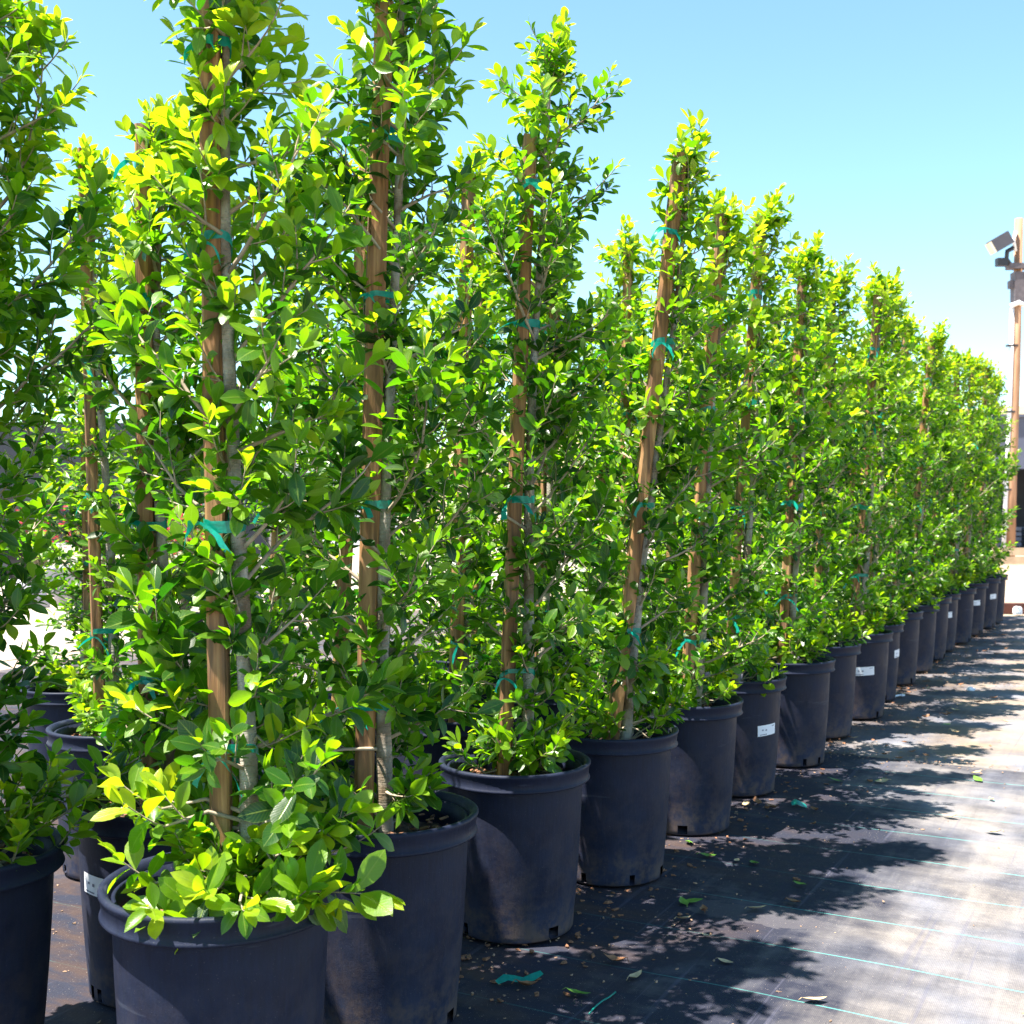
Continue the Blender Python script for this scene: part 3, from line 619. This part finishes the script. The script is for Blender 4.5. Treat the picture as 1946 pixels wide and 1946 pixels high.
# fine debris = stuff
def chip(mb, p, s):
    k = lr.choice((3, 4, 5)); a0 = lr.uniform(0, 6); st_ = lr.uniform(1, 2.4); th = lr.uniform(0, 6); vs = []
    for h in (0, 1):
        for q in range(k):
            a = a0+6.283*q/k; r = s*lr.uniform(.35, .75); x = r*math.cos(a)*st_; y = r*math.sin(a)*(1-.3*h)
            vs.append((p.x+x*math.cos(th)-y*math.sin(th), p.y+x*math.sin(th)+y*math.cos(th), .015+h*s*lr.uniform(.15, .5)))
    mb.add(vs, [tuple(range(k, 2*k))]+[(q, (q+1) % k, k+(q+1) % k, k+q) for q in range(k)])
mb = MB()
for i in range(3000):
    if lr.random() < .7: u = lr.uniform(1.5, 16.5); v = -1.9+abs(lr.gauss(0, .5))-.25
    else: u = lr.uniform(2, 15); v = lr.uniform(-2, 4)
    if lr.random() < .3: u = lr.choice((7.46, 10.92))+lr.gauss(0, .07); v = lr.uniform(-1.8, 2)
    if lr.random() < .12: u = lr.uniform(1.5, 6); v = lr.uniform(-4, -2)
    p = uv2xy(u, v); s = lr.uniform(.003, .012)
    chip(mb, p, s*.8)
tag(mb.build('debris', M['crumb']), 'fine tan bark crumbs scattered over the ground fabric', 'debris', kind='stuff')
mb = MB()
for i in range(1500):
    u = lr.uniform(1.5, 16.5); v = -2.0+abs(lr.gauss(0, .35))-.3
    p = uv2xy(u, v); s = lr.uniform(.006, .02)
    chip(mb, p, s)
tag(mb.build('debris', M['bark_chip']), 'reddish bark mulch spilled beside the front row of pots', 'debris', kind='stuff')
# teal strip of tape on the ground, thread, white tie
def ribbon(name, pts, w, m, label, cat):
    vs = []; fs = []
    for i, (x, y, z) in enumerate(pts):
        a = Vector(pts[min(i+1, len(pts)-1)])-Vector(pts[max(i-1, 0)]); a.normalize(); s = Vector((-a.y, a.x, .3)).normalized()*w*.5*(1 if 0 < i < len(pts)-1 else .6)
        vs += [Vector((x, y, z))-s, Vector((x, y, z))+s]
    fs = [(2*i, 2*i+2, 2*i+3, 2*i+1) for i in range(len(pts)-1)]
    mb = MB(); mb.add(vs, fs, True); return tag(mb.build(name, m), label, cat)
a = px(944, 1888); b_ = px(1030, 1872)
ribbon('tape_strip', [(a[0]+(b_[0]-a[0])*t, a[1]+(b_[1]-a[1])*t+.01*math.sin(t*6), .03+.008*math.sin(t*8)) for t in (0, .2, .4, .6, .8, 1)], .032, M['tie'], 'torn teal tape strip lying on the fabric in front of the third pot', 'tape')
a = px(1505, 1540); b_ = px(1532, 1538)
ribbon('tape_strip', [(a[0]+(b_[0]-a[0])*t, a[1], .03+.012*math.sin(t*5)) for t in (0, .3, .6, 1)], .05, M['tie'], 'small crumpled teal tape scrap on the shaded ground beside the pot row', 'tape')
a = px(1120, 1945); b_ = px(1170, 1900)
mb = MB(); mb.tube([(a[0]+(b_[0]-a[0])*t, a[1]+(b_[1]-a[1])*t+.012*math.sin(t*5), .024) for t in (0, .25, .5, .75, 1)], .0028, 5)
tag(mb.build('loose_thread', M['tie']), 'short loose teal thread fraying from the fabric near the bottom edge', 'thread')
a = px(1695, 1332); mb = MB(); mb.tube([(a[0], a[1], .012), (a[0]+.05, a[1]+.05, .03), (a[0]+.10, a[1]+.08, .03)], .008, 6); mb.box((a[0]+.11, a[1]+.085, .03), (.035, .03, .012), .6)
tag(mb.build('plant_tag', M['white_label']), 'small white plastic plant tag lying in the shade beside the ninth pot', 'plant tag')
a = px(1845, 1312); mb = MB(); mb.lathe([(.001, .028), (.02, .025), (.032, .012), (.035, 0)], 16); mb.box((.03, .012, .01), (.03, .02, .012), .4); o = mb.build('white_stone', M['white_label']); o.location = (a[0], a[1], 0)
tag(o, 'small white stone lying among dry leaves at the shadow edge', 'stone')
# ------------------------------------------------------------------ FAR RIGHT: pole, shed, fence, edging
M['polewood'] = None
m, n, b, o = mat('pole_wood'); nn = noise_n(n, 9, 6, coord(n, scale=(1, 1, .12))); n.links.new(ramp(n, nn, [(.3, (.25, .12, .06)), (.7, (.52, .30, .18))]), b.inputs['Base Color']); b.inputs['Roughness'].default_value = .85; bump(n, b, nn, .4, .02); M['polewood'] = m
M['white_pvc'] = simple('white_pipe', (.80, .80, .83), .4, .05, 5)
M['grey_metal'] = simple('grey_metal', (.065, .062, .078), .6, .1, 6, .0)
M['dark_metal'] = simple('dark_metal', (.03, .03, .035), .5, .2, 6)
M['lens'] = simple('lamp_glass', (.75, .66, .5), .2, .05, 5)
PX, PY = 12.95, 31.0
pole = thing('light_pole', (PX, PY, -.02), 'tall wooden utility pole with floodlight and white conduit beyond the row', 'pole')
mb = MB(); mb.tube([(-.14, 0, 0), (-.09, 0, 2.2), (0, 0, 5.0), (.07, 0, 8.86)], [.125, .12, .11, .10], 16); mb.build('post', M['polewood'], pole)
mb = MB(); mb.tube([(-.33, -.05, .1), (-.25, -.05, 2.2), (-.16, -.05, 4.5), (-.12, -.05, 6.55)], .055, 10); mb.build('conduit', M['white_pvc'], pole)
for z, x in ((1.9, -.29), (3.9, -.21), (5.6, -.165)):
    mb = MB(); mb.box((x+.05, -.03, z), (.26, .16, .05)); mb.build('bracket', M['dark_metal'], pole)
mb = MB(); mb.box((-.43, -.08, 2.15), (.14, .14, .18)); mb.box((-.5, -.1, 2.22), (.12, .12, .08)); mb.build('junction_box', M['white_pvc'], pole)
mb = MB(); mb.tube([(-.18, -.1, 6.6), (.0, -.17, 6.68), (.17, -.1, 6.63)], .06, 8); mb.build('clamp', M['white_pvc'], pole)
mb = MB(); mb.box((.05, -.02, 7.1), (.30, .30, .75)); mb.box((-.16, -.05, 7.15), (.12, .14, .2)); mb.box((.0, -.06, 7.62), (.5, .3, .14)); mb.build('equipment_box', simple('box_brown', (.12, .10, .11), .6), pole)
mb = MB(); mb.tube([(-.15, -.1, 7.6), (-.3, -.12, 7.8), (-.28, -.12, 8.0), (-.10, -.1, 8.1)], .06, 8); mb.box((-.42, -.1, 7.72), (.26, .2, .2)); mb.build('mounting_arm', M['dark_metal'], pole)
fl = MB(); fl.box((-.46, -.12, 8.22), (.50, .34, .34), 0, 0, R(-30)); flo = fl.build('floodlight', M['grey_metal'], pole)
mb = MB(); mb.box((-.70, -.13, 8.07), (.06, .30, .30), 0, 0, R(-30)); mb.build('lamp_glass', M['lens'], flo)
mb = MB(); mb.tube([(-.07, -.12, 8.0), (-.12, -.12, 8.3), (-.05, -.1, 8.5)], .045, 8); mb.build('cable', M['white_pvc'], pole)
# shed
M['tarp'] = simple('blue_grey_sheeting', (.10, .11, .16), .6, .12, 2)
M['shedwall'] = simple('dark_shed_wall', (.035, .038, .05), .8, .3, 3)
M['plank'] = simple('tan_planks', (.44, .31, .20), .8, .2, 5)
sh = thing('open_shed', (14.5, 36, -.02), 'long dark open shed with blue-grey fascia behind the utility pole', 'shed')
mb = MB(); mb.box((4, 0, 3.35), (16, .12, 1.55)); mb.build('fascia', M['tarp'], sh)
mb = MB(); mb.box((4, 3.0, 4.16), (16.4, 6.3, .08), 0, -.0); mb.build('roof', M['tarp'], sh)
mb = MB(); mb.box((4, 6.0, 2.0), (16, .12, 4.0)); mb.build('wall', M['shedwall'], sh)
for x in (-3.9, 0, 4, 8, 11.9):
    mb = MB(); mb.box((x, .12, 1.3), (.14, .1, 2.6)); mb.build('post', M['shedwall'], sh)
crng = random.Random(4)
for i in range(5):
    t = thing('stacked_crate', (12.6+i*1.0, 38+crng.uniform(-.3, .3), -.02), 'blue-grey slatted crate under the dark shed roof, %s counting right from the pole' % ordn[i].replace('nearest', 'first'), 'crate', 'crates under the shed', crng.uniform(-.2, .2))
    mb = MB(); [mb.box((0, -.35, .1+.16*k), (.8, .03, .11)) for k in range(5)]; [mb.box((-.39, 0, .1+.16*k), (.03, .7, .11)) for k in range(5)]; [mb.box((.39, 0, .1+.16*k), (.03, .7, .11)) for k in range(5)]; mb.build('slats', simple('crate_blue', (.16, .17, .22), .7), t)
    mb = MB(); [mb.box((sx_*.37, sy_*.33, .4), (.05, .05, .8)) for sx_ in (-1, 1) for sy_ in (-1, 1)]; mb.build('corner_posts', M['grey_metal'], t)
fe = thing('rail_fence', (11.0, 30.2, -.02), 'low tan plank barrier running past the base of the wooden pole', 'fence')
mb = MB(); [mb.box((3.5, 0, .12+.22*k), (9, .05, .19)) for k in range(2)]; mb.build('planks', M['plank'], fe)
for x in (-.9, 1.1, 3.1, 5.1, 7.1):
    mb = MB(); mb.box((x, .08, .3), (.1, .1, .6)); mb.build('post', M['plank'], fe)
# timber edging at the end of the fabric
M['redwood'] = simple('red_timber', (.07, .02, .012), .85, .4, 8)
t = tag(thing('timber_edging', (8.3, 16.9, 0), 'low red-brown timber edging across the far end of the fabric', 'edging', rz=R(-4)))
mb = MB(); mb.box((0, 0, .06), (3.6, .16, .14)); mb.build('beam', M['redwood'], t)
for i, x in enumerate((-1.28, -.98)):
    mb = MB(); mb.lathe([(.001, .11), (.04, .105), (.06, .08), (.065, .03), (.06, 0)], 14); o = mb.build('white_stone', M['white_label']); o.location = (8.3+x, 16.72, .0)
    tag(o, 'white stone beside the red timber edging, %s of the two' % ('left' if i == 0 else 'right'), 'stone')
# tiny palm on the hill
pm = thing('palm_tree', (101, 252, 18), 'tiny dark palm standing against the sky left of the pole', 'palm')
mb = MB(); mb.tube([(0, 0, 0), (.3, 0, 5), (0, 0, 9)], [.3, .25, .2], 8); mb.build('trunk', M['twig'], pm)
mb = MB()
for k in range(16):
    a = k*2.4; e = .9-1.5*k/16; pts = [Vector((0, 0, 9))]
    for j in range(1, 5): pts.append(Vector((math.cos(a)*j*.65, math.sin(a)*j*.65, 9+e*j*.6-.12*j*j)))
    for p, q in zip(pts, pts[1:]): s = Vector((-math.sin(a), math.cos(a), -.2))*.28; mb.add([p-s, q-s*.7, q+s*.7, p+s], [(0, 1, 2, 3)])
mb.build('crown', simple('palm_green', (.03, .06, .03), .7), pm)
# ------------------------------------------------------------------ FAR LEFT, seen through the gaps
M['truck_dark'] = simple('dark_truck_paint', (.02, .022, .035), .35, .2, 3)
M['glass_dark'] = simple('dark_window', (.12, .14, .2), .1, .1, 2)
M['white_wall'] = simple('white_render', (.72, .72, .74), .8, .06, 1)
M['grey_stone'] = simple('grey_planter', (.30, .29, .33), .7, .15, 6)
M['red_petal'] = simple('red_petals', (.55, .01, .05), .6, .3, 20)
M['rubber'] = simple('tyre_rubber', (.02, .02, .02), .85, .2, 10)
bd = thing('low_building', (-16, 42, -.02), 'long low white building beyond the yard, seen through gaps in the leftmost trees', 'building')
mb = MB(); mb.box((0, 0, 1.9), (24, .4, 3.8)); mb.build('wall', M['white_wall'], bd)
mb = MB(); mb.box((0, .4, 3.9), (25, 2.2, .2)); mb.build('roof', M['grey_stone'], bd)
for x in (-9, -5, -1, 3, 7):
    mb = MB(); mb.box((x, -.23, 1.9), (1.6, .06, 1.2)); w_ = mb.build('window', M['glass_dark'], bd)
    mb = MB(); [mb.box((x, -.28, 1.9+s*.62), (1.76, .08, .08)) for s in (-1, 1)]; [mb.box((x+s*.84, -.28, 1.9), (.08, .08, 1.16)) for s in (-1, 1)]; mb.build('frame', M['white_wall'], w_)
tk = thing('dark_truck', (-8.6, 24, -.02), 'dark box truck parked on the pale yard behind the leftmost trees', 'truck', rz=R(8))
mb = MB(); mb.box((0, 0, 1.95), (4.2, 2.1, 2.3)); mb.build('cargo_box', M['truck_dark'], tk)
mb = MB(); mb.box((2.95, 0, 1.25), (1.6, 2.0, 1.5)); mb.box((2.75, 0, 2.2), (1.2, 1.9, .5), taper=.8); cb = mb.build('cab', M['truck_dark'], tk)
mb = MB(); mb.box((2.85, -1.02, 1.65), (.9, .03, .6)); mb.build('window', M['glass_dark'], cb)
mb = MB(); [mb.box((1.3, -1.07, 1.3+s*.22), (.7, .02, .03)) for s in (-1, 1)]; [mb.box((1.3+s*.35, -1.07, 1.3), (.03, .02, .44)) for s in (-1, 1)]; mb.build('hatch_outline', M['plank'], tk)
for x in (-1.3, 2.8):
    for y in (-.9, .9):
        w_ = MB(); w_.tube([(x, y-.12, .42), (x, y+.12, .42)], .42, 24, smooth=False); wo_ = w_.build('wheel', M['rubber'], tk)
        mb = MB(); mb.tube([(x, y-.14, .42), (x, y+.14, .42)], .2, 16, smooth=False); mb.build('rim', M['grey_metal'], wo_)
def bowl(x, y, s, label):
    t = thing('planter', (x, y, -.012), label, 'planter', 'large planters on the yard'); mb = MB()
    mb.lathe([(.001, 0), (.26*s, 0), (.30*s, .05*s), (.42*s, .35*s), (.46*s, .55*s), (.48*s, .58*s), (.43*s, .57*s), (.40*s, .48*s), (.001, .48*s)], 36); mb.build('bowl', M['grey_stone'], t)
    mb = MB(); mb.lathe([(.001, .505*s), (.40*s, .50*s)], 24); mb.build('soil', M['soil'], t)
bowl(-6.7, 18.5, 1.0, 'wide grey bowl planter standing on the pale yard, right of the sacks'); bowl(-4.35, 19.5, .9, 'grey bowl planter below the red flowers')
for i, (x, c, l) in enumerate(((-7.25, 'tie', 'green and white plastic soil sack leaning beside the bowl planter'), (-7.02, 'grey_stone', 'pale grey soil sack leaning between green sack and bowl planter'))):
    t = thing('soil_sack', (x, 17.9, -.012), l, 'sack', rz=.2)
    mb = MB(); rings = [(0, .14, .07), (.05, .17, .10), (.2, .17, .11), (.34, .15, .08), (.42, .12, .02)]; vs = []; fs = []
    for z, a, b_ in rings:
        for k in range(16): th = 2*math.pi*k/16; vs.append((a*math.copysign(abs(math.cos(th))**.6, math.cos(th))-z*.35, b_*math.copysign(abs(math.sin(th))**.6, math.sin(th)), z))
    for j in range(4):
        for k in range(16): fs.append((j*16+k, j*16+(k+1) % 16, (j+1)*16+(k+1) % 16, (j+1)*16+k))
    fs.append(tuple(range(64, 80))); mb.add(vs, fs, True); mb.build('bag', M['white_label'] if i == 0 else M['grey_stone'], t)
    if i == 0:
        mb = MB(); mb.box((-.05, -.112, .21), (.12, .02, .2)); mb.build('panel', M['tie'], t)
def shrub(x, y, z0, r, h, flowers, label, seed, pot=True):
    rg = random.Random(seed); t = thing('flowering_shrub', (x, y, -.012), label, 'shrub', 'flowering shrubs on the yard')
    if pot:
        mb = MB(); mb.lathe([(.001, 0), (.16, 0), (.2, .3), (.21, .32), (.18, .3), (.001, .28)], 24); mb.build('pot', M['pot'], t)
    br = MB(); P = []; D = []; N_ = []; L = []; fl = MB()
    for i in range(26):
        a = rg.uniform(0, 6.28); rr = r*rg.uniform(.3, 1); zt = z0+h*rg.uniform(.4, 1); p0 = Vector((0, 0, .28)); p1 = Vector((rr*math.cos(a), rr*math.sin(a), zt)); br.tube([p0, p0.lerp(p1, .5)+Vector((0, 0, .1)), p1], [.012, .008, .004], 4, False)
        for k in range(26):
            q = p0.lerp(p1, rg.uniform(.3, 1.05))+Vector((rg.gauss(0, .07), rg.gauss(0, .07), rg.gauss(0, .07))); P.append(tuple(q)); D.append((rg.gauss(0, 1), rg.gauss(0, 1), rg.gauss(0, .6))); N_.append((rg.gauss(0, .5), rg.gauss(0, .5), 1)); L.append(rg.uniform(.05, .09))
        if flowers:
            for k in range(5):
                c = p1+Vector((rg.gauss(0, .08), rg.gauss(0, .08), rg.gauss(0, .08)))
                for q in range(5): aa = q*1.256; fl.box(c+Vector((math.cos(aa)*.02, math.sin(aa)*.02, 0)), (.035, .025, .008), aa, 0, rg.uniform(-.6, .6))
    br.build('stems', M['twig'], t); k = len(P)
    obj('foliage', leaves_mesh('foliage', P, D, N_, L, [l*.5 for l in L], [.1]*k, [.2]*k, [rg.uniform(.2, .8) for _ in P], M['leaf']), t)
    if flowers: fl.build('flowers', M['red_petal'], t)
for i, (x, y, f, l) in enumerate(((-3.65, 13.5, 1, 'red flowering shrub seen between the two nearest stakes'), (-4.3, 17.2, 1, 'red flowering shrub farther back between the nearest stakes'), (-7.0, 20.5, 1, 'red flowered shrub behind the grey bowl planter'), (-8.2, 21, 1, 'red flowered shrub left of the dark truck cab'), (-6.2, 19.8, 0, 'light green shrub right of the grey bowl planter'), (-5.4, 20.5, 0, 'light green shrub left of the stake between the leftmost trees'))):
    shrub(x, y, .45, .55, 1.1, f, l, 50+i)
